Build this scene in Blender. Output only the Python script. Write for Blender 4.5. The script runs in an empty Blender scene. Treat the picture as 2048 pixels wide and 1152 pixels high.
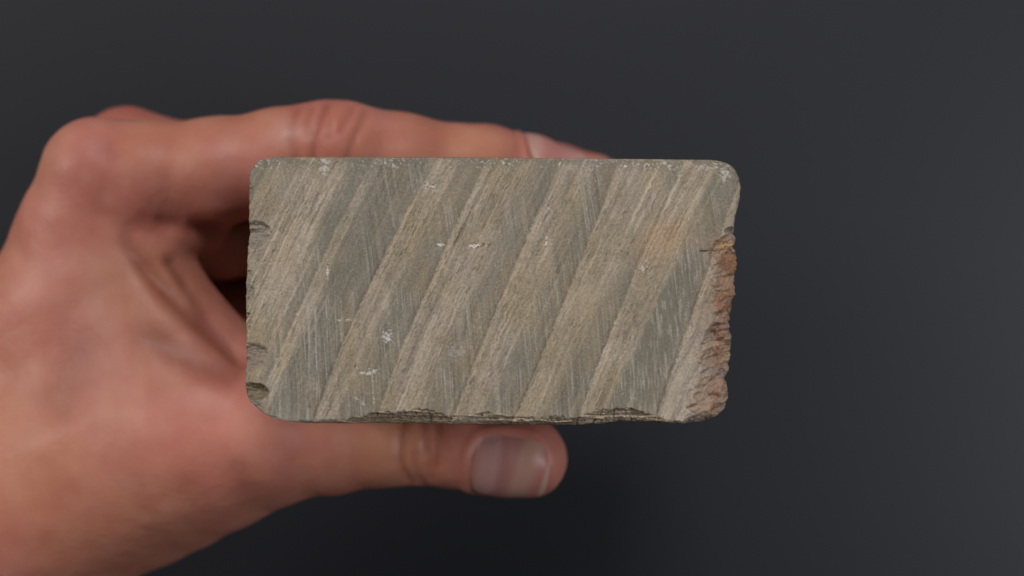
import bpy, math
import numpy as np
from mathutils import Vector

sc = bpy.context.scene
C = sc.collection
MM = 0.001
# ---------------------------------------------------------------- camera
D = 330.0            # mm from the lens to the sawn end of the stone
ZF = 185.0           # mm, height of the stone end above the table
FW = 184.0           # mm, width of the view at the stone end
K = FW / 2048.0
cam = bpy.data.cameras.new('camera')
co = bpy.data.objects.new('camera', cam); C.objects.link(co)
co.location = (0, 0, (ZF + D) * MM)
cam.sensor_width = 36.0
cam.lens = 36.0 * D / FW
cam.clip_start = 0.02
cam.clip_end = 50
cam.dof.use_dof = True
cam.dof.focus_distance = (D + 0.5) * MM
cam.dof.aperture_fstop = 9.5
sc.camera = co
# ---------------------------------------------------------------- light
sc.view_settings.view_transform = 'Standard'
sc.view_settings.look = 'None'
sc.view_settings.exposure = 0
sc.view_settings.gamma = 1
w = bpy.data.worlds.new('World'); sc.world = w; w.use_nodes = True
bg = w.node_tree.nodes['Background']
bg.inputs['Color'].default_value = (0.9, 0.95, 1.0, 1)
bg.inputs['Strength'].default_value = 0.02

def area(name, loc, target, size, size_y, power, col):
    l = bpy.data.lights.new(name, 'AREA')
    l.shape = 'RECTANGLE'; l.size = size; l.size_y = size_y
    l.energy = power; l.color = col
    o = bpy.data.objects.new(name, l); C.objects.link(o)
    o.location = loc
    o.rotation_euler = (Vector(target) - Vector(loc)).to_track_quat('-Z', 'Y').to_euler()
    return o
area('softbox_top', (0.02, 0.90, 1.15), (0.05, 0, 0.1), 0.34, 0.28, 7.8, (1.0, 0.97, 0.93))
area('softbox_left', (-0.90, 0.30, 0.80), (0, 0, 0.15), 0.30, 0.30, 4.8, (1.0, 0.96, 0.92))
area('softbox_right', (0.58, -0.08, 0.76), (0.06, 0, 0.12), 0.26, 0.26, 2.6, (0.98, 0.98, 1.0))

rng = np.random.default_rng(11)
# ---------------------------------------------------------------- noise
_lat = rng.random((256, 256)).astype(np.float32)
def vnoise(x, y, s=0):
    x = np.asarray(x, np.float32) + s * 17.37; y = np.asarray(y, np.float32) + s * 31.71
    xi = np.floor(x).astype(np.int64); yi = np.floor(y).astype(np.int64)
    fx = x - xi; fy = y - yi
    fx = fx * fx * (3 - 2 * fx); fy = fy * fy * (3 - 2 * fy)
    a = _lat[xi & 255, yi & 255]; b = _lat[(xi + 1) & 255, yi & 255]
    c = _lat[xi & 255, (yi + 1) & 255]; d = _lat[(xi + 1) & 255, (yi + 1) & 255]
    return (a * (1 - fx) + b * fx) * (1 - fy) + (c * (1 - fx) + d * fx) * fy
def fbm(x, y, o=4, s=0, g=0.5):
    r = 0; a = 1.0; t = 0
    for i in range(o):
        r = r + a * vnoise(x * 2 ** i, y * 2 ** i, s + i * 3); t += a; a *= g
    return r / t
def sstep(a, b, x):
    t = np.clip((x - a) / (b - a), 0, 1); return t * t * (3 - 2 * t)
def bump(x, c, w): return np.exp(-((x - c) / w) ** 2)

# ---------------------------------------------------------------- mesh / tagging helpers
def mesh_obj(name, verts, quads, mat, parent=None, smooth=True, tris=None, attrs=None, color=None):
    me = bpy.data.meshes.new(name)
    nq = len(quads); nt = 0 if tris is None else len(tris)
    me.vertices.add(len(verts)); me.vertices.foreach_set('co', (np.asarray(verts, np.float64) * MM).astype(np.float32).ravel())
    nl = nq * 4 + nt * 3
    me.loops.add(nl)
    li = np.asarray(quads, np.int32).ravel()
    if nt: li = np.concatenate([li, np.asarray(tris, np.int32).ravel()])
    me.loops.foreach_set('vertex_index', li)
    me.polygons.add(nq + nt)
    st = np.arange(nq) * 4
    if nt: st = np.concatenate([st, nq * 4 + np.arange(nt) * 3])
    me.polygons.foreach_set('loop_start', st.astype(np.int32))
    me.update(calc_edges=True); me.validate()
    me.polygons.foreach_set('use_smooth', np.full(len(me.polygons), smooth))
    if color is not None:
        a = me.color_attributes.new('tint', 'FLOAT_COLOR', 'POINT')
        c4 = np.ones((len(verts), 4), np.float32); c4[:, :3] = color
        a.data.foreach_set('color', c4.ravel())
    for k, v in (attrs or {}).items():
        a = me.attributes.new(k, 'FLOAT', 'POINT'); a.data.foreach_set('value', np.asarray(v, np.float32))
    me.materials.append(mat)
    o = bpy.data.objects.new(name, me); C.objects.link(o)
    if parent is not None: o.parent = parent
    return o
def tag(o, label, cat):
    o['label'] = label; o['category'] = cat

# ---------------------------------------------------------------- materials
def new_mat(name):
    m = bpy.data.materials.new(name); m.use_nodes = True
    nt = m.node_tree
    return m, nt, nt.nodes['Principled BSDF']
def node(nt, t, **kw):
    n = nt.nodes.new(t)
    for k, v in kw.items():
        if k in n.inputs: n.inputs[k].default_value = v
        else: setattr(n, k, v)
    return n

# table: dark smooth card
m_table, nt, b = new_mat('dark_card')
tc = node(nt, 'ShaderNodeTexCoord')
n1 = node(nt, 'ShaderNodeTexNoise'); n1.inputs['Scale'].default_value = 900; n1.inputs['Detail'].default_value = 3
n2 = node(nt, 'ShaderNodeTexNoise'); n2.inputs['Scale'].default_value = 7; n2.inputs['Detail'].default_value = 4
for n in (n1, n2): nt.links.new(tc.outputs['Object'], n.inputs['Vector'])
mx = node(nt, 'ShaderNodeMix', data_type='RGBA')
mx.inputs['A'].default_value = (0.0165, 0.0172, 0.0220, 1); mx.inputs['B'].default_value = (0.0178, 0.0187, 0.0240, 1)
nt.links.new(n2.outputs['Fac'], mx.inputs['Factor'])
nt.links.new(mx.outputs['Result'], b.inputs['Base Color'])
b.inputs['Roughness'].default_value = 0.46
b.inputs['Specular IOR Level'].default_value = 0.36
b.inputs['Specular Tint'].default_value = (0.9, 0.94, 1.0, 1)
bp = node(nt, 'ShaderNodeBump'); bp.inputs['Strength'].default_value = 0.2; bp.inputs['Distance'].default_value = 0.0002
nt.links.new(n1.outputs['Fac'], bp.inputs['Height']); nt.links.new(bp.outputs['Normal'], b.inputs['Normal'])

# stone
m_stone, nt, b = new_mat('whetstone_rock')
at = node(nt, 'ShaderNodeAttribute'); at.attribute_name = 'tint'
tc = node(nt, 'ShaderNodeTexCoord')
n1 = node(nt, 'ShaderNodeTexNoise'); n1.inputs['Scale'].default_value = 2600; n1.inputs['Detail'].default_value = 3
n2 = node(nt, 'ShaderNodeTexNoise'); n2.inputs['Scale'].default_value = 1100; n2.inputs['Detail'].default_value = 4
for n in (n1, n2): nt.links.new(tc.outputs['Object'], n.inputs['Vector'])
mr = node(nt, 'ShaderNodeMapRange'); mr.inputs['From Min'].default_value = 0.3; mr.inputs['From Max'].default_value = 0.7
mr.inputs['To Min'].default_value = 0.82; mr.inputs['To Max'].default_value = 1.18
nt.links.new(n1.outputs['Fac'], mr.inputs['Value'])
vm = node(nt, 'ShaderNodeVectorMath', operation='SCALE')
nt.links.new(at.outputs['Color'], vm.inputs[0]); nt.links.new(mr.outputs['Result'], vm.inputs['Scale'])
nt.links.new(vm.outputs['Vector'], b.inputs['Base Color'])
b.inputs['Roughness'].default_value = 0.62
b.inputs['Specular IOR Level'].default_value = 0.4
bp = node(nt, 'ShaderNodeBump'); bp.inputs['Strength'].default_value = 0.55; bp.inputs['Distance'].default_value = 0.00012
nt.links.new(n2.outputs['Fac'], bp.inputs['Height']); nt.links.new(bp.outputs['Normal'], b.inputs['Normal'])

# skin
m_skin, nt, b = new_mat('skin')
at = node(nt, 'ShaderNodeAttribute'); at.attribute_name = 'tint'
tc = node(nt, 'ShaderNodeTexCoord')
n1 = node(nt, 'ShaderNodeTexNoise'); n1.inputs['Scale'].default_value = 170; n1.inputs['Detail'].default_value = 5
n2 = node(nt, 'ShaderNodeTexVoronoi'); n2.inputs['Scale'].default_value = 1100
n3 = node(nt, 'ShaderNodeTexNoise'); n3.inputs['Scale'].default_value = 650; n3.inputs['Detail'].default_value = 4
for n in (n1, n2, n3): nt.links.new(tc.outputs['Object'], n.inputs['Vector'])
mr = node(nt, 'ShaderNodeMapRange'); mr.inputs['From Min'].default_value = 0.3; mr.inputs['From Max'].default_value = 0.7
nt.links.new(n1.outputs['Fac'], mr.inputs['Value'])
mx = node(nt, 'ShaderNodeMix', data_type='RGBA', blend_type='MULTIPLY'); mx.inputs['Factor'].default_value = 1
mc = node(nt, 'ShaderNodeMix', data_type='RGBA')
mc.inputs['A'].default_value = (0.95, 0.88, 0.87, 1); mc.inputs['B'].default_value = (1.04, 1.10, 1.10, 1)
nt.links.new(mr.outputs['Result'], mc.inputs['Factor'])
nt.links.new(at.outputs['Color'], mx.inputs['A']); nt.links.new(mc.outputs['Result'], mx.inputs['B'])
nt.links.new(mx.outputs['Result'], b.inputs['Base Color'])
b.inputs['Roughness'].default_value = 0.47
b.inputs['Specular IOR Level'].default_value = 0.35
b.inputs['Subsurface Weight'].default_value = 0.35
b.inputs['Subsurface Radius'].default_value = (1.0, 0.35, 0.18)
b.inputs['Subsurface Scale'].default_value = 0.0022
ad = node(nt, 'ShaderNodeMath', operation='ADD')
nt.links.new(n2.outputs['Distance'], ad.inputs[0]); nt.links.new(n3.outputs['Fac'], ad.inputs[1])
bp = node(nt, 'ShaderNodeBump'); bp.inputs['Strength'].default_value = 0.35; bp.inputs['Distance'].default_value = 0.00012
nt.links.new(ad.outputs[0], bp.inputs['Height']); nt.links.new(bp.outputs['Normal'], b.inputs['Normal'])

# nails
m_nail, nt, b = new_mat('nail_keratin')
at = node(nt, 'ShaderNodeAttribute'); at.attribute_name = 'tint'
nt.links.new(at.outputs['Color'], b.inputs['Base Color'])
b.inputs['Roughness'].default_value = 0.42
b.inputs['Specular IOR Level'].default_value = 0.5
b.inputs['Subsurface Weight'].default_value = 0.25
b.inputs['Subsurface Radius'].default_value = (1.0, 0.5, 0.35)
b.inputs['Subsurface Scale'].default_value = 0.0012

# ---------------------------------------------------------------- table
S = 2500.0
n = 2
tv = [(-S, -S, 0), (S, -S, 0), (S, S, 0), (-S, S, 0)]
t = mesh_obj('table_top', tv, [(0, 1, 2, 3)], m_table, smooth=False)
t['kind'] = 'structure'

# ================================================================ STONE
LEFT = [(313,545),(315,532),(319,520),(325,510),(335,503),(345,499),(370,497),(400,497),(440,497),(470,497),(500,495),(520,494),(560,492),(600,491),(640,492),(700,491.5),(740,491),(770,490),(795,492),(806,497),(815,507),(822,515),(833,530),(840,545),(846,575),(850,610)]
RIGHT = [(319,1424),(321,1442),(325,1455),(330,1464),(340,1473),(355,1480),(375,1481.5),(400,1480),(415,1476),(425,1473),(440,1469),(456,1468),(470,1467),(474,1471),(485,1472),(495,1468),(505,1474),(515,1476),(530,1475),(545,1473),(555,1470),(565,1471),(575,1472.5),(590,1472),(605,1466),(620,1465),(640,1461),(655,1461),(675,1465),(700,1468),(715,1465),(730,1463),(745,1461),(758,1454),(765,1457),(780,1460),(800,1459),(815,1455),(824,1450),(832,1442),(839,1420)]
NY, NX = 500, 900
py1 = np.linspace(0, 1, NY)
# slightly denser rows near the two borders
py1 = 0.5 + (py1 - 0.5) * (0.92 + 0.08 * (2 * np.abs(py1 - 0.5)) ** 2)
py1 = (py1 - py1[0]) / (py1[-1] - py1[0])
PY = 313.0 + py1 * 537.0
lx = np.interp(PY, *zip(*LEFT)); rx = np.interp(319 + (PY - 313) / 537 * (839 - 319), *zip(*RIGHT))
lx = lx + (fbm(PY / 9, PY * 0 + 3, 3, 5) - 0.5) * 3.0
rough_r = sstep(440, 480, PY)
rx = rx + (fbm(PY / 8, PY * 0 + 9, 3, 7) - 0.5) * (2.0 + 5 * rough_r)
s = np.linspace(0, 1, NX)
s = 0.5 + (s - 0.5) * 1.0
px = lx[:, None] + (rx - lx)[:, None] * s[None, :]
top = np.interp(px, [490, 560, 900, 1200, 1430, 1490], [316, 313.5, 314.5, 317, 319.5, 322])
bot = np.interp(px, [490, 560, 700, 800, 900, 1000, 1150, 1200, 1240, 1290, 1330, 1370, 1400, 1440, 1470],
                [843, 846, 848, 849, 851, 851, 852, 851, 845, 845, 849, 849, 845, 839, 834]) + (fbm(px / 14, px * 0, 3, 21) - 0.5) * 3 * sstep(650, 760, px)
py = top + (bot - top) * py1[:, None]
dl = px - lx[:, None]; dr = rx[:, None] - px; dt = py - top; db = bot - py

def curve_s(y): return 0.40 * (830 - y) + 0.00012 * (830 - y) ** 2
wob = (fbm(px / 90, py / 120, 3, 40) - 0.5) * 7 + (fbm(px / 7, py / 9, 3, 44) - 0.5) * 6
u = px - curve_s(py) + wob
v = py
# pale beds of the rock: left and right border of each as (y, x), step height mm, softness of the right border
BEDS = [
    ([(313, 560), (400, 500), (450, 460), (850, 300)], [(313, 700), (363, 683), (432, 653), (483, 632), (511, 617), (554, 592), (585, 571), (672, 556), (712, 538), (850, 495)], .10, 16),
    ([(313, 748), (363, 726), (419, 696), (473, 668), (518, 643), (574, 619), (646, 587), (684, 564), (733, 543), (850, 508)], [(313, 750), (355, 738), (402, 724), (452, 701), (483, 683), (529, 653), (579, 635), (646, 617), (684, 602), (727, 582), (763, 556), (850, 525)], .12, 6),
    ([(313, 880), (369, 846), (419, 818), (465, 792), (503, 772), (549, 749), (621, 716), (672, 691), (733, 668), (755, 658), (799, 642), (850, 624)], [(313, 930), (364, 907), (427, 870), (503, 830), (560, 800), (633, 755), (700, 722), (760, 700), (830, 690), (850, 690)], .42, 18),
    ([(313, 980), (351, 957), (410, 927), (465, 905), (508, 891), (559, 868), (626, 835), (666, 813), (715, 792), (768, 777), (809, 762), (850, 750)], [(313, 1078), (400, 1045), (480, 1005), (541, 975), (621, 935), (677, 905), (733, 870), (800, 845), (850, 840)], .34, 18),
    ([(313, 1130), (346, 1112), (384, 1082), (452, 1056), (516, 1041), (574, 1018), (623, 993), (692, 960), (748, 937), (819, 912), (850, 902)], [(313, 1205), (371, 1185), (420, 1155), (480, 1120), (541, 1087), (595, 1075), (646, 1062), (697, 1040), (735, 1010), (773, 985), (850, 960)], .40, 15),
    ([(313, 1238), (351, 1221), (396, 1208), (452, 1190), (498, 1176), (549, 1153), (575, 1142), (631, 1107), (697, 1084), (748, 1064), (814, 1041), (850, 1028)], [(313, 1345), (414, 1316), (457, 1290), (503, 1267), (554, 1234), (621, 1196), (684, 1170), (722, 1142), (760, 1105), (798, 1085), (850, 1075)], .42, 16),
    ([(313, 1372), (376, 1348), (427, 1323), (478, 1297), (523, 1276), (575, 1258), (628, 1236), (697, 1211), (748, 1188), (806, 1168), (850, 1152)], [(313, 1440), (370, 1410), (422, 1391), (470, 1375), (518, 1356), (559, 1335), (575, 1325), (646, 1290), (684, 1272), (727, 1254), (778, 1231), (806, 1216), (850, 1196)], .34, 5),
    ([(313, 1500), (409, 1455), (452, 1440), (523, 1412), (585, 1408), (633, 1386), (690, 1358), (745, 1338), (800, 1322), (850, 1308)], [(313, 1700), (850, 1600)], .45, 10),
]
yy = np.clip((py - 313) / 537, 0, 1)
amp_y = 0.35 + 0.65 * sstep(330, 600, py)
wx = px + wob
pale = np.zeros_like(px); saw = np.zeros_like(px); groove = np.zeros_like(px); edge_shade = np.zeros_like(px); crest = np.zeros_like(px)
bedvar = fbm(px / 34, py / 80, 3, 50) - .5
def fit(pts, y):
    a, b_ = np.array(pts, float).T
    return np.polyval(np.polyfit(a - 580, b_, 2 if len(pts) > 4 else 1), y - 580)
for Lf, Rt, dp_, sf in BEDS:
    l_ = fit(Lf, py); r_ = fit(Rt, py)
    du = wx - l_; dr_ = wx - r_ + bedvar * sf * 1.6
    on = sstep(-1.0, 3.0, du)
    pale = np.maximum(pale, on * (1 - sstep(-sf * 1.6, sf * 1.5, dr_)))
    saw = np.where(du > -2, dp_ * np.exp(-np.clip(du, 0, None) / 60.0) * sstep(-1.0, 4.0, du), saw)
    groove += -0.09 * bump(du, -2.0, 3.5); edge_shade = np.maximum(edge_shade, bump(du, -2.5, 3.5) * min(1, dp_ / .4)); crest = np.maximum(crest, bump(du, 6, 6) * min(1, dp_ / .35))
Fr = fit(BEDS[6][1], py); Gl = fit(BEDS[7][0], py)
# thin pale stripes inside the grey
str_n = fbm(u / 7.0, v / 260.0, 4, 60)
stripes = sstep(0.53, 0.66, str_n)
pale = np.clip(pale * (0.62 + 0.6 * sstep(.35, .6, str_n)) + 0.30 * stripes * (1 - pale), 0, 1)
cloud = fbm(px / 110, py / 110, 4, 70)
grey = 1 - pale
# rust / chip zones
rb = np.interp(py, [300, 450, 475, 500, 560, 620, 680, 740, 790, 830, 850], [1490, 1478, 1435, 1422, 1428, 1432, 1400, 1392, 1384, 1372, 1360])
rb = rb + (fbm(py / 22, px / 50, 4, 80) - .5) * 34
fracR = sstep(-8, 10, px - rb)                          # fractured right border
stripR = sstep(0, 8, wx - Gl) * sstep(560, 640, py)   # ribbed strip beside it
bb = np.interp(px, [480, 560, 640, 700, 760, 860, 905, 960, 1010, 1060, 1150, 1185, 1260, 1320, 1345, 1400, 1440, 1480],
               [849, 846, 842, 836, 824, 816, 835, 824, 829, 835, 835, 821, 817, 833, 842, 838, 828, 822])
bb = bb + (fbm(px / 12, py / 14, 5, 90, .6) - .5) * 14
fracB = sstep(-2.5, 3.5, py - bb)                       # broken lower lip
def chip(cx, cy, rx_, ry_, s):
    q = np.sqrt(((px - cx) / rx_) ** 2 + ((py - cy) / ry_) ** 2) + (fbm(px / 18, py / 16, 4, s) - .5) * .55
    return q
chips = [chip(508, 470, 38, 30, 101), chip(500, 715, 40, 32, 103), chip(512, 782, 30, 19, 105), chip(498, 590, 12, 22, 107), chip(498, 385, 9, 30, 109), chip(1462, 462, 18, 8, 110)]
cdep = [1.0, .75, 1.3, .4, .35, .9]
# ---- relief (mm)
h = np.zeros_like(px)
h += (saw + groove) * amp_y * 0.9
h += 0.16 * pale * (fbm(u / 5.5, v / 55, 4, 120) - .5) * 2
h += 0.09 * pale * (fbm(px / 4.2, py / 4.2, 3, 130) - .5)
pit = sstep(.62, .78, fbm(u / 3.0, v / 16.0, 3, 140)) * pale * (.35 + sstep(.45, .6, fbm(px / 45, py / 60, 3, 142)))
h -= 0.09 * pit
tilt = px - py * 0.10 + (py - 600) ** 2 * 0.00012
scr = vnoise(tilt / 2.6, py / 150, 150) - .5
scr2 = vnoise(tilt / 5.2, py / 190, 153) - .5
smask = grey * sstep(.42, .62, fbm(px / 70, py / 90, 3, 155) + 0.12 * sstep(500, 700, py))
h += (0.05 * scr + 0.05 * scr2) * (0.35 + 0.9 * smask)
h += 0.03 * (fbm(px / 2.2, py / 2.2, 2, 160) - .5)
# ribbed strip on the right
h += stripR * (1 - fracR) * (0.45 * np.sin(u / 5.2 + 2.5 * fbm(px / 30, py / 50, 2, 170)) * .55 + .25 * (fbm(u / 6, v / 25, 3, 172) - .5))
AB = (1 - pale) * sstep(540, 640, py) * (1 - sstep(690, 740, px)) * sstep(520, 560, px)
ridge = np.clip(vnoise((tilt + (py - 700) * .05) / 4.6, py / 220, 158) * 1.6 - .5, 0, 1)
h += AB * .16 * (ridge - .4)
# darker deeply scored patch right of band F
sp = sstep(0, 8, wx - Fr) * (1 - sstep(-22, -2, wx - Gl)) * sstep(470, 560, py)
h += sp * 0.14 * (vnoise(tilt / 4.0, py / 60, 174) - .5) * 2
# fracture faces
hr = (px - rb) * K
facet = fbm(px / 30 + py / 60, py / 38 - px / 60, 5, 180, .5)
h = h - fracR * (np.clip(hr, 0, 10) * 0.42 - (facet - .5) * 2.6 - .5 * (np.abs(fbm(px / 40 + py / 30, py / 22, 3, 185) - .5) * 4 - .4))
hb = (py - bb) * K
lay = fbm(px / 60, py / 4.0 + 3 * fbm(px / 50, py / 60, 2, 191), 3, 190)
h = h - fracB * (np.clip(hb, 0, 4) * 0.95 + 0.20 - (lay - .5) * 1.1 - (fbm(px / 9, py / 5, 3, 195) - .5) * .5)
chipm = np.zeros_like(h)
for q, cd in zip(chips, cdep):
    m_ = 1 - sstep(.66, 1.0, q); chipm = np.maximum(chipm, m_)
    h = h - m_ * cd * (1.0 - 0.62 * np.clip(q, 0, 1) ** 2) * (1 + .9 * (fbm(px / 22, py / 7, 3, 207) - .5))
# small edge nibbles along the left border
nib = sstep(.52, .66, fbm(py / 14, px / 30, 3, 200)) * (1 - sstep(3, 15, dl)) * sstep(360, 400, py)
h -= nib * .45
# a few dents with bright crushed rock: x, y, sx, sy, strength
DENT = [(955, 492, 22, 7, 1), (880, 490, 14, 6, .8), (995, 524, 4, 6, .8), (1092, 486, 4, 18, .7), (1098, 415, 4, 12, .45), (775, 672, 14, 16, .8), (742, 745, 26, 9, .8),
        (728, 806, 5, 12, .5), (748, 796, 4, 14, .55), (712, 797, 6, 7, .4), (655, 540, 3, 28, .7), (860, 372, 16, 9, .7), (905, 700, 28, 24, .22), (690, 640, 22, 5, .6), (650, 330, 14, 26, .6), (1280, 538, 18, 9, .5), (1400, 335, 40, 8, .4), (1330, 326, 6, 6, .7), (1120, 326, 5, 8, .8), (1190, 360, 5, 8, .5), (1250, 332, 8, 5, .8), (1450, 350, 16, 18, .6)]
white = np.zeros_like(h); rufm = np.zeros_like(h)
for cx, cy, sx, sy, st_ in DENT:
    q = np.exp(-((px - cx) / sx) ** 2 - ((py - cy) / sy) ** 2)
    nn = fbm(px / 5, py / 4, 3, int(cx) % 97)
    white = np.maximum(white, sstep(.60, .72, nn * .62 + q * .42) * st_)
    rufm = np.maximum(rufm, q * st_)
h += rufm * 0.34 * (fbm(px / 5, py / 4, 3, 210) - .5) * 2 - rufm * .05
# row of fine white crumbs along the top edge
topw = bump(dt, 12, 12) * sstep(.66, .74, fbm(px / 4, py / 3.4, 2, 215)) * (.4 + .6 * sstep(.45, .6, vnoise(px / 60, py * 0, 216)))
white = np.maximum(white, topw * .7)
# little crack at the right
crk = np.exp(-((py - (503 - (px - 1400) * .05 + (vnoise(px / 8, px * 0, 5) - .5) * 4)) / 1.6) ** 2) * sstep(1396, 1404, px) * (1 - sstep(1412, 1424, px)) * .8
h -= crk * .5
# broad tiny undulation and the rounded rim
h += (fbm(px / 200, py / 200, 2, 220) - .5) * .5
R = 7.0
def rim(d, r): q = np.clip(1 - d / r, 0, 1); return (1 - np.sqrt(np.clip(1 - q * q, 0, 1))) * r * K
h -= rim(dt, 3.5) + rim(dl, 4.5) + rim(dr, 7) + rim(db, 7)
h = np.clip(h, -6.5, 2)

# ---- rock colour (albedo)
def L(c): return np.array(c, np.float32)
c_pale = L((0.305, 0.250, 0.178)); c_pale2 = L((0.345, 0.288, 0.222)); c_grey = L((0.210, 0.180, 0.132)); c_blue = L((0.188, 0.170, 0.134))
c_yel = L((0.31, 0.24, 0.14)); c_rust = L((0.225, 0.11, 0.06)); c_rust2 = L((0.31, 0.19, 0.12)); c_pink = L((0.29, 0.19, 0.14)); c_dark = L((0.12, 0.09, 0.055)); c_white = L((0.62, 0.60, 0.57))
def mixc(a, b_, f): return a * (1 - f[..., None]) + b_ * f[..., None]
col = np.broadcast_to(c_grey, px.shape + (3,)).copy()
col = mixc(col, c_blue, sstep(.42, .60, fbm(px / 90, py / 90, 4, 300)))
bcol = mixc(np.broadcast_to(c_pale, col.shape), c_pale2, sstep(.4, .6, fbm(px / 80, py / 80, 3, 310)))
col = col * (1 - pale[..., None]) + bcol * pale[..., None]
yel = sstep(.50, .66, fbm(px / 75 + 5, py / 120, 4, 320)) * (0.25 + .5 * pale)
yel = np.maximum(yel, .7 * np.exp(-((px - 1165) / 45) ** 2 - ((py - 590) / 80) ** 2))
col = mixc(col, c_yel, np.clip(yel * .55, 0, 1))
st1 = np.exp(-((px - 1325 + (py - 480) * .5) / 42) ** 2 - ((py - 480) / 42) ** 2) * (0.5 + .7 * fbm(u / 8, v / 60, 3, 330))
col = mixc(col, L((0.36, 0.225, 0.12)), np.clip(st1 * .8, 0, .55))
# fine grain streaks
ln1 = vnoise(u / 4.2, v / 230, 341); ln2 = vnoise(u / 8.5, v / 330, 342); ln3 = vnoise(u / 2.4, v / 70, 343); ln4 = sstep(.74, .95, vnoise(u / 2.8, v / 160, 345))
lines = (ln1 - .5) * .5 + (ln2 - .5) * .45 + (ln3 - .5) * .35
lm = .25 + pale * sstep(.35, .55, fbm(px / 60, py / 90, 3, 344) + .05)
h += lines * lm * .16
col *= (1 + 0.52 * lines * lm)[..., None]; col = mixc(col, L((.43, .375, .30)), ln4 * lm * .45)
col *= (1 + .14 * crest * amp_y)[..., None]
col *= (1 + 0.20 * (fbm(u / 3.2, v / 45, 4, 340) - .5) * (0.5 + pale))[..., None]
col *= (1 + 0.55 * (scr * .6 + scr2 * .5) * (0.25 + .9 * smask))[..., None]
lightscr = np.clip(sstep(.70, .90, vnoise(tilt / 2.3, py / 80, 350)) * smask * .8 + AB * .95 * sstep(.55, .9, ridge) * sstep(.3, .55, fbm(px / 9, py / 30, 2, 351)), 0, 1)
col = mixc(col, L((.42, .40, .355)), lightscr * .58)
col *= (1 + 0.24 * (fbm(px / 2.4, py / 2.4, 3, 360) - .5))[..., None]
dash = sstep(.60, .72, fbm(u / 2.6, v / 13.0, 2, 366)) * pale * sstep(.38, .62, fbm(px / 50, py / 40, 3, 367))
h -= dash * .08; col *= (1 - .25 * dash)[..., None]
blotch = fbm(px / 20, py / 26, 4, 368) - .5; col *= (1 + .22 * blotch)[..., None]
col *= (1 - .22 * pit)[..., None]
col *= (1 - .20 * edge_shade * amp_y)[..., None]  # shadow left of each bed step, put into the colour
col *= (0.88 + .24 * cloud)[..., None]
# bottom-right ribbed strip paler
col = mixc(col, L((.40, .35, .285)), stripR * .55)
hat = vnoise(tilt / 3.2, py / 26, 174)
col = mixc(col, L((.165, .15, .115)), sp * .75 * sstep(.3, .6, 1 - hat)); col = mixc(col, L((.36, .33, .27)), sp * .5 * sstep(.62, .85, hat))
# darker band along top edge
col = mixc(col, L((.175, .155, .115)), bump(dt, 0, 20) * .75 * sstep(.25, .5, fbm(px / 50, py / 20, 2, 364)))
# rust
rn = fbm(px / 26, py / 34, 5, 370, .6)
rmask = np.clip(np.exp(-np.clip(dr - 24, 0, None) / 22.0) * 1.3, 0, 1) * sstep(462, 486, py) * (1 - .15 * sstep(640, 840, py))
rc = mixc(np.broadcast_to(c_rust, col.shape), c_rust2, sstep(.42, .58, rn))
rc = mixc(rc, c_pink, sstep(.56, .68, fbm(px / 18, py / 26, 4, 380)))
rc = mixc(rc, L((.42, .26, .09)), .8 * np.exp(-((px - 1448) / 16) ** 2 - ((py - 490) / 7) ** 2))
rc = mixc(rc, L((.20, .14, .115)), sstep(.5, .64, fbm(px / 22, py / 22, 4, 385)) * sstep(560, 700, py))
col = mixc(col, rc, np.clip(np.maximum(rmask, fracR * .62 * sstep(.3, .55, rn) * sstep(460, 490, py)), 0, 1) * .92)
# chips and the broken lip: older brown surface
col = mixc(col, L((.20, .165, .135)), chipm * .6)
col = mixc(col, L((.165, .125, .07)), np.clip((1 - sstep(.75, 1.0, chips[2])), 0, 1) * .75)
lipc = mixc(np.broadcast_to(L((.27, .20, .13)), col.shape), L((.46, .37, .27)), sstep(.46, .62, lay))
col = mixc(col, lipc, fracB * .85 * sstep(600, 720, px) * (1 - .5 * sstep(1340, 1400, px)))
col = mixc(col, L((.15, .118, .075)), bump(db, 0, 6) * .45)  # dark line on the lower border: undercut shade put into the colour
col = mixc(col, L((.15, .125, .085)), np.exp(-((px - 508) / 22) ** 2 - ((py - 815) / 18) ** 2) * .8)
col = mixc(col, c_white, np.clip(white, 0, 1) * .85)
col = mixc(col, L((.05, .035, .03)), crk * .8)
spk = sstep(.86, .93, vnoise(px / 2.0, py / 2.0, 390)) * grey
col = mixc(col, L((.48, .47, .44)), spk * .35)
col = np.clip(col * np.array([1.06, 1.05, 1.06]), 0.015, .8)

X = (px - 1024) * K; Y = (576 - py) * K; Z = ZF + h
front = np.stack([X, Y, Z], -1).reshape(-1, 3)
ids = np.arange(NY * NX).reshape(NY, NX)
quads = [np.stack([ids[:-1, :-1], ids[1:, :-1], ids[1:, 1:], ids[:-1, 1:]], -1).reshape(-1, 4)]
loop = np.concatenate([ids[0, :], ids[1:, -1], ids[-1, -2::-1], ids[-2:0, 0]])   # around the rim
nL = len(loop)
bx = front[loop]
inw = -bx[:, :2] / np.linalg.norm(bx[:, :2], axis=1, keepdims=True)
cx0, cy0 = -3.4, -0.5
verts = [front]; cols = [col.reshape(-1, 3)]; base = NY * NX; prev = loop
arc = np.cumsum(np.r_[0, np.linalg.norm(np.diff(bx[:, :2], axis=0), axis=1)])
depths = [0.6, 1.4, 2.5, 4, 6, 8, 11, 15, 20, 26, 33, 41, 50, 60, 70, 82, 95, 108]
def taper(dz):
    ty = 1 - 0.0012 * dz - 0.03 * (1 - np.exp(-dz / 25.0)); tx = 1 - 0.0004 * dz
    return tx, ty
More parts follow.
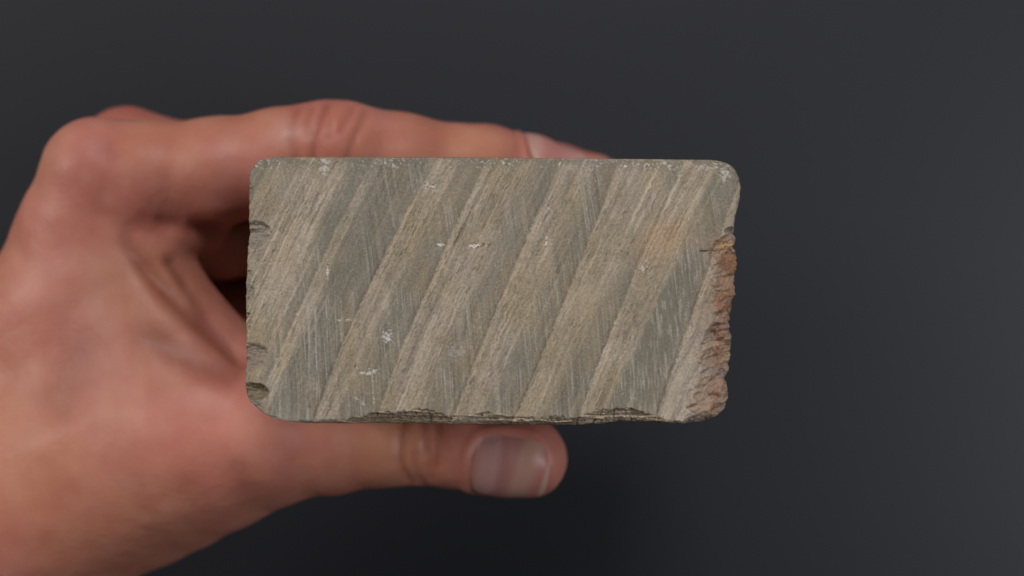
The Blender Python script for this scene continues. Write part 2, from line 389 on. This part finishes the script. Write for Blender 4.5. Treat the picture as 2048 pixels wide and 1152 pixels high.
for k, dz in enumerate(depths):
    tx, ty = taper(dz)
    nz = (fbm(arc / 2.2, np.full(nL, dz / 2.2), 4, 400) - .5) * min(1, .2 + dz / 5) * 1.1
    vx = cx0 + (bx[:, 0] - cx0) * tx + inw[:, 0] * (nz + .25 * min(1, dz)); vy = cy0 + (bx[:, 1] - cy0) * ty + inw[:, 1] * (nz + .25 * min(1, dz))
    f = min(1.0, dz / 8.0)
    vz = (bx[:, 2] * (1 - f) + ZF * f) - dz
    verts.append(np.stack([vx, vy, vz], -1))
    cc = L((.20, .175, .135))[None] * (0.75 + .5 * fbm(arc / 3, np.full(nL, dz / 3), 4, 410))[:, None]
    rr_ = ((bx[:, 0] > 38) & (bx[:, 1] < 8)).astype(np.float32)
    cc = cc * (1 - .7 * rr_[:, None]) + L((.25, .13, .07)) * .7 * rr_[:, None]
    g = np.exp(-dz / 1.2)
    cols.append(cc * (1 - g) + cols[0][loop] * g)
    cur = base + np.arange(nL); base += nL
    p2 = np.roll(prev, -1); c2 = np.roll(cur, -1)
    quads.append(np.stack([prev, p2, c2, cur], -1)); prev = cur
verts.append(np.array([[cx0, cy0, ZF - 110.0]])); cols.append(L((.2, .175, .135))[None])
tris = np.stack([prev, np.roll(prev, -1), np.full(nL, base)], -1)
stone = mesh_obj('whetstone', np.concatenate(verts), np.concatenate(quads), m_stone, tris=tris, color=np.concatenate(cols))
tag(stone, 'grey and beige banded stone block with rust-stained broken right edge, held in a hand', 'stone')

# ================================================================ HAND
def P(px_, py_, z):
    k = K * (D - z) / D
    return np.array([(px_ - 1024) * k, (576 - py_) * k, z], np.float32)
def chain(pts): return [(P(*p[:3]), p[3]) for p in pts]
INDEX = chain([(195, 346, -48, 10.6), (300, 350, -47, 10.6), (430, 344, -46, 10.7), (560, 320, -46, 10.2), (655, 303, -46, 10.0), (690, 305, -47, 9.9), (800, 322, -50, 9.5), (930, 337, -54, 8.8), (975, 338, -56, 8.7), (1060, 350, -59, 8.0), (1130, 372, -61, 7.2), (1158, 378, -62, 6.6)])
MIDDLE = chain([(255, 316, -69, 11.0), (380, 345, -68, 10.2), (520, 345, -68, 10.0), (680, 325, -68, 9.8), (860, 338, -73, 9.0), (980, 345, -76, 8.6), (1110, 360, -79, 7.6), (1185, 370, -80, 6.9)])
RING = chain([(330, 345, -90, 10.5), (520, 360, -89, 9.8), (700, 340, -89, 9.4), (900, 350, -94, 8.6), (1090, 375, -98, 7.2)])
PINKY = chain([(400, 380, -107, 9.5), (560, 385, -106, 8.6), (700, 365, -106, 8.0), (880, 380, -108, 7.0), (980, 385, -109, 6.5)])
THUMB = chain([(1052, 912, -42, 8.0), (1000, 908, -42, 8.0), (900, 893, -41, 8.0), (825, 886, -41, 8.2), (760, 882, -41, 9.0), (660, 878, -42, 11.0), (540, 868, -44, 14.6), (400, 868, -50, 20.5)])
def seg(P_, a, b_, sz=1.0):
    pa0, ra = a; pb0, rb_ = b_
    ba = pb0 - pa0
    sc_ = np.array([1, 1, 1 / sz], np.float32); bs = ba * sc_
    dx = P_[0] - pa0[0]; dy = P_[1] - pa0[1]; dz = (P_[2] - pa0[2]) / np.float32(sz)
    t_ = np.clip((dx * bs[0] + dy * bs[1] + dz * bs[2]) / float(bs @ bs), 0, 1)
    return np.sqrt((dx - t_ * bs[0]) ** 2 + (dy - t_ * bs[1]) ** 2 + (dz - t_ * bs[2]) ** 2) - (ra + (rb_ - ra) * t_)
def smin(a, b_, k):
    hh = np.clip(0.5 + 0.5 * (b_ - a) / k, 0, 1)
    return b_ + (a - b_) * hh - k * hh * (1 - hh)
def chain_sdf(Q, ch, k=2.0, sz=1.0):
    r = None
    for a, b_ in zip(ch[:-1], ch[1:]):
        d = seg(Q, a, b_, sz); r = d if r is None else smin(r, d, k)
    return r
PALM = [  # dorsal / radial mass
    ((195, 346, -48, 10.6), (150, 480, -52, 11.2)), ((150, 480, -52, 11.2), (108, 620, -55, 13.0)), ((108, 620, -55, 13.0), (-40, 900, -62, 20.0)), ((-40, 900, -62, 20.0), (-420, 1400, -66, 26.0)),
    ((255, 316, -70, 11), (205, 470, -76, 12)), ((205, 470, -76, 12), (60, 800, -82, 18)), ((60, 800, -82, 18), (-200, 1120, -80, 24)),
    ((330, 345, -90, 10.5), (300, 520, -94, 12)), ((300, 520, -94, 12), (160, 850, -92, 16)), ((400, 380, -106, 9.5), (400, 560, -104, 11)), ((400, 560, -104, 11), (260, 880, -98, 15)),
    # thumb base
    ((400, 868, -50, 20.5), (250, 915, -56, 22.5)), ((250, 915, -56, 22.5), (60, 980, -60, 25)), ((60, 980, -60, 25), (-400, 1300, -66, 28)),
    # first web
    ((230, 440, -49, 9), (330, 700, -48, 13)), ((330, 700, -48, 13), (420, 820, -48, 15)), ((200, 600, -52, 13), (300, 800, -52, 17)), ((110, 640, -55, 13), (200, 850, -54, 20)),
    # palm side mass behind the opening
    ((430, 700, -84, 16), (330, 560, -92, 14)), ((480, 850, -70, 17), (430, 700, -84, 16)),
]
WEB = chain([(290, 420, -47, 6.6), (314, 495, -47, 6.2), (335, 580, -48, 6.0), (396, 664, -49, 6.0), (458, 730, -49, 6.2), (560, 820, -48, 8)])
PADS = [((296, 398, -46, 8.6), (352, 446, -47, 6.0)), ((345, 462, -47, 6.0), (418, 463, -51, 4.4)), ((350, 484, -56, 8.0), (436, 488, -60, 7.2)), ((436, 488, -62, 7.2), (600, 480, -72, 8.0)), ((480, 560, -98, 13), (620, 760, -96, 13))]
TOPY = (576 - 315) * K; BOTY = (576 - 849) * K
def stone_box(Q):
    dz = np.clip(-Q[2], 0, 110)
    ty = 1 - 0.0012 * dz - 0.03 * (1 - np.exp(-dz / 25.0))
    cy = -0.5
    a = np.maximum(Q[1] - (cy + (TOPY - cy) * ty), (cy + (BOTY - cy) * ty) - Q[1])
    b_ = np.maximum(Q[0] - 40.5, -47.7 - Q[0])
    c_ = np.maximum(Q[2], -110.5 - Q[2])
    return np.maximum(np.maximum(a, b_), c_)
def hand_sdf(Q):
    th = smin(chain_sdf(Q, THUMB, 2.0, 1.12), seg(Q, (P(1063, 925, -42), 6.3), (P(960, 915, -42), 6.5), 1.2), 2.0)
    idx_ = chain_sdf(Q, INDEX, 2.5)
    palm = None
    for a, b_ in PALM:
        d = seg(Q, (P(*a[:3]), a[3]), (P(*b_[:3]), b_[3])); palm = d if palm is None else smin(palm, d, 7.0)
    palm = smin(palm, chain_sdf(Q, WEB, 3), 5.5)
    for a, b_ in PADS:
        palm = smin(palm, seg(Q, (P(*a[:3]), a[3]), (P(*b_[:3]), b_[3])), 2.5)
    r = smin(palm, th, 6.0)
    r = smin(r, idx_, 3.5)
    r = smin(r, chain_sdf(Q, MIDDLE, 2.5), 1.2)
    r = smin(r, chain_sdf(Q, RING, 2.5), 1.2)
    r = smin(r, chain_sdf(Q, PINKY, 2.5), 1.2)
    r = -smin(-r, stone_box(Q) - 0.15, 0.8)            # flesh flattened against the stone
    box = np.maximum(-158 - Q[0], -108 - Q[1])
    return np.maximum(r, box)
H = 0.8
gx = np.arange(-160, 36, H, dtype=np.float32); gy = np.arange(-110, 44, H, dtype=np.float32); gz = np.arange(-122, -20, H, dtype=np.float32)
F = np.empty((len(gx), len(gy), len(gz)), np.float32)
for i0 in range(0, len(gx), 24):
    G = np.meshgrid(gx[i0:i0 + 24], gy, gz, indexing='ij')
    F[i0:i0 + 24] = hand_sdf(G)
def surface_nets(F, org, h_):
    ins = F < 0
    nx, ny, nz = F.shape
    cnt = np.zeros((nx - 1, ny - 1, nz - 1), np.int8)
    for a in (0, 1):
        for b_ in (0, 1):
            for c_ in (0, 1): cnt += ins[a:nx - 1 + a, b_:ny - 1 + b_, c_:nz - 1 + c_]
    act = (cnt > 0) & (cnt < 8)
    ci = np.argwhere(act); vid = np.full(act.shape, -1, np.int64); vid[act] = np.arange(len(ci))
    acc = np.zeros((len(ci), 3)); num = np.zeros(len(ci))
    cor = [(a, b_, c_) for a in (0, 1) for b_ in (0, 1) for c_ in (0, 1)]
    vals = {c_: F[ci[:, 0] + c_[0], ci[:, 1] + c_[1], ci[:, 2] + c_[2]] for c_ in cor}
    for c1 in cor:
        for ax in range(3):
            if c1[ax]: continue
            c2 = list(c1); c2[ax] = 1; c2 = tuple(c2)
            f1, f2 = vals[c1], vals[c2]; m_ = (f1 < 0) != (f2 < 0)
            t_ = f1 / np.where(m_, f1 - f2, 1)
            p = np.tile(np.array(c1, float), (len(ci), 1)); p[:, ax] += t_
            acc[m_] += p[m_]; num[m_] += 1
    V = (ci + acc / num[:, None]) * h_ + org
    qs = []
    for ax in range(3):
        o1, o2 = [(1, 2), (2, 0), (0, 1)][ax]
        sl1 = [slice(None)] * 3; sl2 = [slice(None)] * 3
        sl1[ax] = slice(0, -1); sl2[ax] = slice(1, None)
        A, B = ins[tuple(sl1)], ins[tuple(sl2)]
        e = np.argwhere(A != B)
        e = e[(e[:, o1] > 0) & (e[:, o2] > 0) & (e[:, o1] < F.shape[o1] - 1) & (e[:, o2] < F.shape[o2] - 1)]
        fl = A[e[:, 0], e[:, 1], e[:, 2]]
        def g(d1, d2):
            q = e.copy(); q[:, o1] += d1; q[:, o2] += d2; return vid[q[:, 0], q[:, 1], q[:, 2]]
        q = np.stack([g(-1, -1), g(0, -1), g(0, 0), g(-1, 0)], -1)
        q[~fl] = q[~fl][:, ::-1]
        qs.append(q)
    return V, np.concatenate(qs)
V, Qd = surface_nets(F, np.array([gx[0], gy[0], gz[0]]), H)
del F
def grad(V, e=0.35):
    g = np.empty_like(V)
    for i in range(3):
        d = np.zeros(3); d[i] = e
        g[:, i] = hand_sdf((V + d).T.astype(np.float32)) - hand_sdf((V - d).T.astype(np.float32))
    return g / (np.linalg.norm(g, axis=1, keepdims=True) + 1e-9)
for _ in range(2):
    N = grad(V); V = V - N * np.clip(hand_sdf(V.T.astype(np.float32)), -.6, .6)[:, None]
N = grad(V, .8)
def polydist(V, pts, z):
    p = [P(a, b_, z)[:2] for a, b_ in pts]; best = None
    for a, b_ in zip(p[:-1], p[1:]):
        ba = b_ - a; t_ = np.clip(((V[:, :2] - a) @ ba) / (ba @ ba), 0, 1)
        d = np.linalg.norm(V[:, :2] - a - t_[:, None] * ba, axis=1); best = d if best is None else np.minimum(best, d)
    return best
# points, z of the surface, depth mm, half width mm, lowest z it applies to
CREASE = [
    ([(652, 206), (646, 226), (638, 248), (632, 272), (630, 330)], -38, .55, .8, -52), ([(622, 216), (615, 236), (614, 250), (617, 270)], -38, .35, .8, -52),
    ([(590, 222), (586, 250), (586, 278), (600, 320)], -38, .35, .9, -52), ([(702, 215), (692, 240), (686, 262)], -38, .3, .9, -52),
    ([(727, 225), (719, 255), (708, 280), (696, 325)], -38, .38, .9, -52), ([(658, 245), (656, 280)], -38, .3, .8, -52),
    ([(808, 840), (804, 880), (804, 915), (810, 940), (822, 962)], -33, .55, .8, -46), ([(846, 845), (852, 882), (850, 905)], -33, .45, .8, -46),
    ([(873, 850), (875, 890), (872, 930)], -33, .4, .8, -46), ([(828, 905), (834, 940), (846, 968)], -33, .42, .8, -46), ([(858, 900), (862, 955)], -33, .25, .7, -46),
    # web folds
    ([(235, 430), (262, 495), (300, 545), (345, 590), (392, 635), (440, 680), (495, 725)], -39, 1.15, 1.8, -60), ([(345, 525), (363, 551), (392, 592), (422, 636), (485, 706)], -42, .7, 1.2, -60),
    ([(253, 636), (290, 662), (325, 682), (397, 722), (470, 750)], -37, .7, 2.8, -60), ([(335, 446), (380, 458), (430, 455)], -45, .5, 1.4, -62),
    # dips of the back of the hand
    ([(168, 330), (190, 312), (205, 306)], -38, .8, 2.6, -52), ([(170, 620), (150, 720), (120, 800)], -36, .5, 5, -62), ([(430, 980), (480, 960)], -38, .6, 5, -80),
]
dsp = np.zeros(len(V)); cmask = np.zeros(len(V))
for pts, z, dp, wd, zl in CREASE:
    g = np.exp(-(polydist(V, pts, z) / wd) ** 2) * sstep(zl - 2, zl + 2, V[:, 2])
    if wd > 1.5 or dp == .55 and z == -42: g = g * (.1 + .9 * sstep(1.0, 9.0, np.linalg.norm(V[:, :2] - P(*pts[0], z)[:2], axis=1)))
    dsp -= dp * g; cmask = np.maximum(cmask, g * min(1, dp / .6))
for (a, b_, z, amp, wd) in [(578, 262, -36, .5, 1.8), (120, 420, -42, .5, 4), (560, 760, -38, .6, 6), (604, 250, -36, .25, 1.2), (668, 240, -36, .3, 2.0), (840, 920, -33, .3, 1.2)]:
    dsp += amp * np.exp(-np.sum((V - P(a, b_, z)) ** 2, 1) / wd ** 2)
dsp += (fbm(V[:, 0] / 9, (V[:, 1] + V[:, 2]) / 9, 3, 500) - .5) * .5
stonegap = stone_box(V.T.astype(np.float32))
dsp *= sstep(0.2, 1.2, stonegap)

# nail beds: (axis base, axis tip, outward dir, half angle, radius, name)
def frame(a, b_, out):
    t_ = (b_ - a) / np.linalg.norm(b_ - a); o_ = out - t_ * (out @ t_); o_ /= np.linalg.norm(o_); return t_, o_, np.cross(t_, o_)
NAILS = [dict(a=P(942, 912, -42), b=P(1104, 922, -42), out=np.array([0.10, -.50, .87]), half=math.radians(64), R=8.0, kind='t'),
         dict(a=P(1026, 344, -57.5), b=P(1152, 372, -62), out=np.array([0.25, .93, .38]), half=math.radians(60), R=7.6, kind='index')]
for nl in NAILS:   # raised skin rim around each nail, sunk bed beneath it
    a, b_ = nl['a'], nl['b']; t_, o_, s_ = frame(a, b_, nl['out']); Ln = np.linalg.norm(b_ - a)
    d = V - a; al = d @ t_ / Ln; rd = d - np.outer(d @ t_, t_)
    th = np.arctan2(rd @ s_, rd @ o_) / nl['half']
    q = (np.abs(2 * al - 1) ** 3.2 + np.abs(th) ** 3.2) ** (1 / 3.2)
    near = (np.linalg.norm(rd, axis=1) < nl['R'] + 4)
    fade = 1 - .75 * sstep(.8, 1.0, al)
    dsp += near * (bump(q, 1.12, .09) * .40 * fade - (1 - sstep(.92, 1.04, q)) * .35)
V2 = V + N * dsp[:, None]
# ---- skin tones
base = np.tile(L((0.535, 0.208, 0.162)), (len(V), 1)).astype(np.float64)
def tone(a, b_, z, r, c, f):
    g = np.exp(-np.sum((V - P(a, b_, z)) ** 2, 1) / (r * r)) * f
    base[:] = base * (1 - g[:, None]) + np.array(c) * g[:, None]
c_red = (.44, .13, .10); c_ylw = (.52, .225, .135); c_pnk = (.58, .27, .22); c_brn = (.46, .22, .12)
pn = fbm(V[:, 0] / 14, (V[:, 1] + .6 * V[:, 2]) / 14, 4, 600)
base *= (0.90 + .2 * pn)[:, None]
rr_ = sstep(.46, .60, fbm(V[:, 0] / 11, (V[:, 1] - .5 * V[:, 2]) / 11, 4, 610)); base[:] = base * (1 - .35 * rr_[:, None]) + np.array(c_red) * .35 * rr_[:, None]
oo_ = sstep(.48, .62, fbm(V[:, 0] / 16, (V[:, 1] - .5 * V[:, 2]) / 16, 4, 620)); base[:] = base * (1 - .45 * oo_[:, None]) + np.array(c_ylw) * .45 * oo_[:, None]
for a in [(225, 560, -40, 9, (.50, .26, .16), .5), (350, 640, -41, 6, (.50, .27, .18), .5), (470, 740, -41, 6, (.50, .27, .18), .5), (100, 1000, -36, 14, (.42, .14, .095), .5), (300, 1050, -40, 10, (.40, .16, .10), .4), (175, 318, -40, 4.2, (.40, .11, .09), .6), (115, 330, -46, 6, (.60, .31, .165), .65), (250, 225, -64, 8, c_red, .6), (650, 260, -37, 8, c_red, .45), (575, 262, -37, 3, (.62, .36, .32), .6),  # darker tones low on the wrist put its shade into the colour
          (303, 452, -42, 4, (.36, .06, .045), .75), (345, 470, -50, 5, (.50, .22, .17), .5), (320, 570, -42, 7, c_brn, .55), (260, 640, -38, 8, c_ylw, .5), (250, 630, -38, 1.4, (.30, .12, .06), .6), (600, 760, -36, 14, (.60, .235, .18), .7), (430, 800, -30, 16, (.58, .23, .17), .5),
          (850, 900, -33, 10, c_brn, .55), (760, 900, -33, 10, (.50, .24, .13), .5), (1110, 925, -40, 6, c_pnk, .5), (945, 290, -46, 6, (.60, .29, .17), .5), (1000, 300, -48, 6, (.60, .26, .18), .4), (1150, 320, -58, 6, (.70, .36, .33), .7),
          (80, 700, -36, 14, c_red, .4), (60, 900, -36, 18, (.55, .26, .15), .5), (300, 960, -36, 12, (.48, .20, .13), .5), (130, 560, -42, 10, c_pnk, .4), (900, 880, -34, 6, c_red, .5), (940, 940, -38, 6, c_red, .4)]:
    tone(*a)
base *= (1 - .28 * cmask)[:, None]; base[:, 1:] *= (1 - .12 * cmask)[:, None]  # creases a little redder, and darkened in the colour as shade in the folds
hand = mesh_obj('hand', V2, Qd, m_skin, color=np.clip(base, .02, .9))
tag(hand, 'bare left hand with thumb below and fingers above gripping the stone block', 'hand')

# ---- nails
for nl in NAILS:
    a, b_ = nl['a'], nl['b']; t_, o_, s_ = frame(a, b_, nl['out']); Ln = np.linalg.norm(b_ - a)
    n1_, n2_ = 60, 60
    g1, g2 = np.meshgrid(np.linspace(-1, 1, n1_), np.linspace(-1, 1, n2_), indexing='ij')
    # square to rounded outline
    q = np.maximum(np.abs(g1), np.abs(g2)); ang = np.arctan2(g2, g1)
    sup = (np.abs(np.cos(ang)) ** 3.0 + np.abs(np.sin(ang)) ** 3.0) ** (-1 / 3.0)
    uu = q * sup * np.cos(ang); vv = q * sup * np.sin(ang)
    al = (uu + 1) / 2; th = vv * nl['half']
    Pn = a + al[..., None] * Ln * t_ + (np.cos(th)[..., None] * o_ + np.sin(th)[..., None] * s_) * nl['R']
    W = Pn.reshape(-1, 3)
    for _ in range(4):
        G_ = grad(W, .8); W = W - G_ * hand_sdf(W.T.astype(np.float32))[:, None]
    G_ = grad(W, 1.5)
    qf = q.ravel(); alf = al.ravel()
    lift = 0.22 * (1 - sstep(.80, 1.0, qf)) - .12 + .25 * sstep(.8, 1, alf) * (np.abs(vv.ravel()) < 2)
    Wt = W + G_ * lift[:, None]; Wb = W + G_ * (lift - .45)[:, None]
    ida = np.arange(n1_ * n2_).reshape(n1_, n2_); nb = n1_ * n2_
    ft = np.stack([ida[:-1, :-1], ida[1:, :-1], ida[1:, 1:], ida[:-1, 1:]], -1).reshape(-1, 4)
    lp = np.concatenate([ida[0, :], ida[1:, -1], ida[-1, -2::-1], ida[-2:0, 0]]); l2 = np.roll(lp, -1)
    qd = np.concatenate([ft, ft[:, ::-1] + nb, np.stack([l2, lp, lp + nb, l2 + nb], -1)])
    vvf = vv.ravel()
    x_ = alf + (vvf ** 2) * .07 * np.where(alf < .5, 1, -1) * 1.0
    if nl['kind'] == 't':
        xs = [0, .10, .28, .36, .44, .55, .70, .80, .86, .90, .94, 1.0]
        cs = [(.46, .18, .15), (.50, .26, .23), (.52, .285, .26), (.44, .19, .17), (.45, .20, .17), (.55, .30, .235), (.55, .30, .235), (.50, .20, .17), (.50, .20, .17), (.58, .36, .30), (.55, .34, .28), (.45, .2, .16)]
    else:
        xs = [0, .06, .20, .30, .6, .85, .93, 1.0]
        cs = [(.50, .22, .17), (.54, .30, .25), (.54, .31, .26), (.54, .23, .20), (.56, .26, .24), (.58, .30, .27), (.60, .36, .32), (.55, .3, .27)]
    x_ = x_ + .10 * vvf * (nl['kind'] == 't')
    cc = np.stack([np.interp(x_, xs, [c[i] for c in cs]) for i in range(3)], -1)
    o = mesh_obj('fingernail', np.concatenate([Wt, Wb]), qd, m_nail, parent=hand, color=np.concatenate([cc, cc]))
# lift hand into place above the table (z was relative to the stone end)
hand.location = (0, 0, ZF * MM)
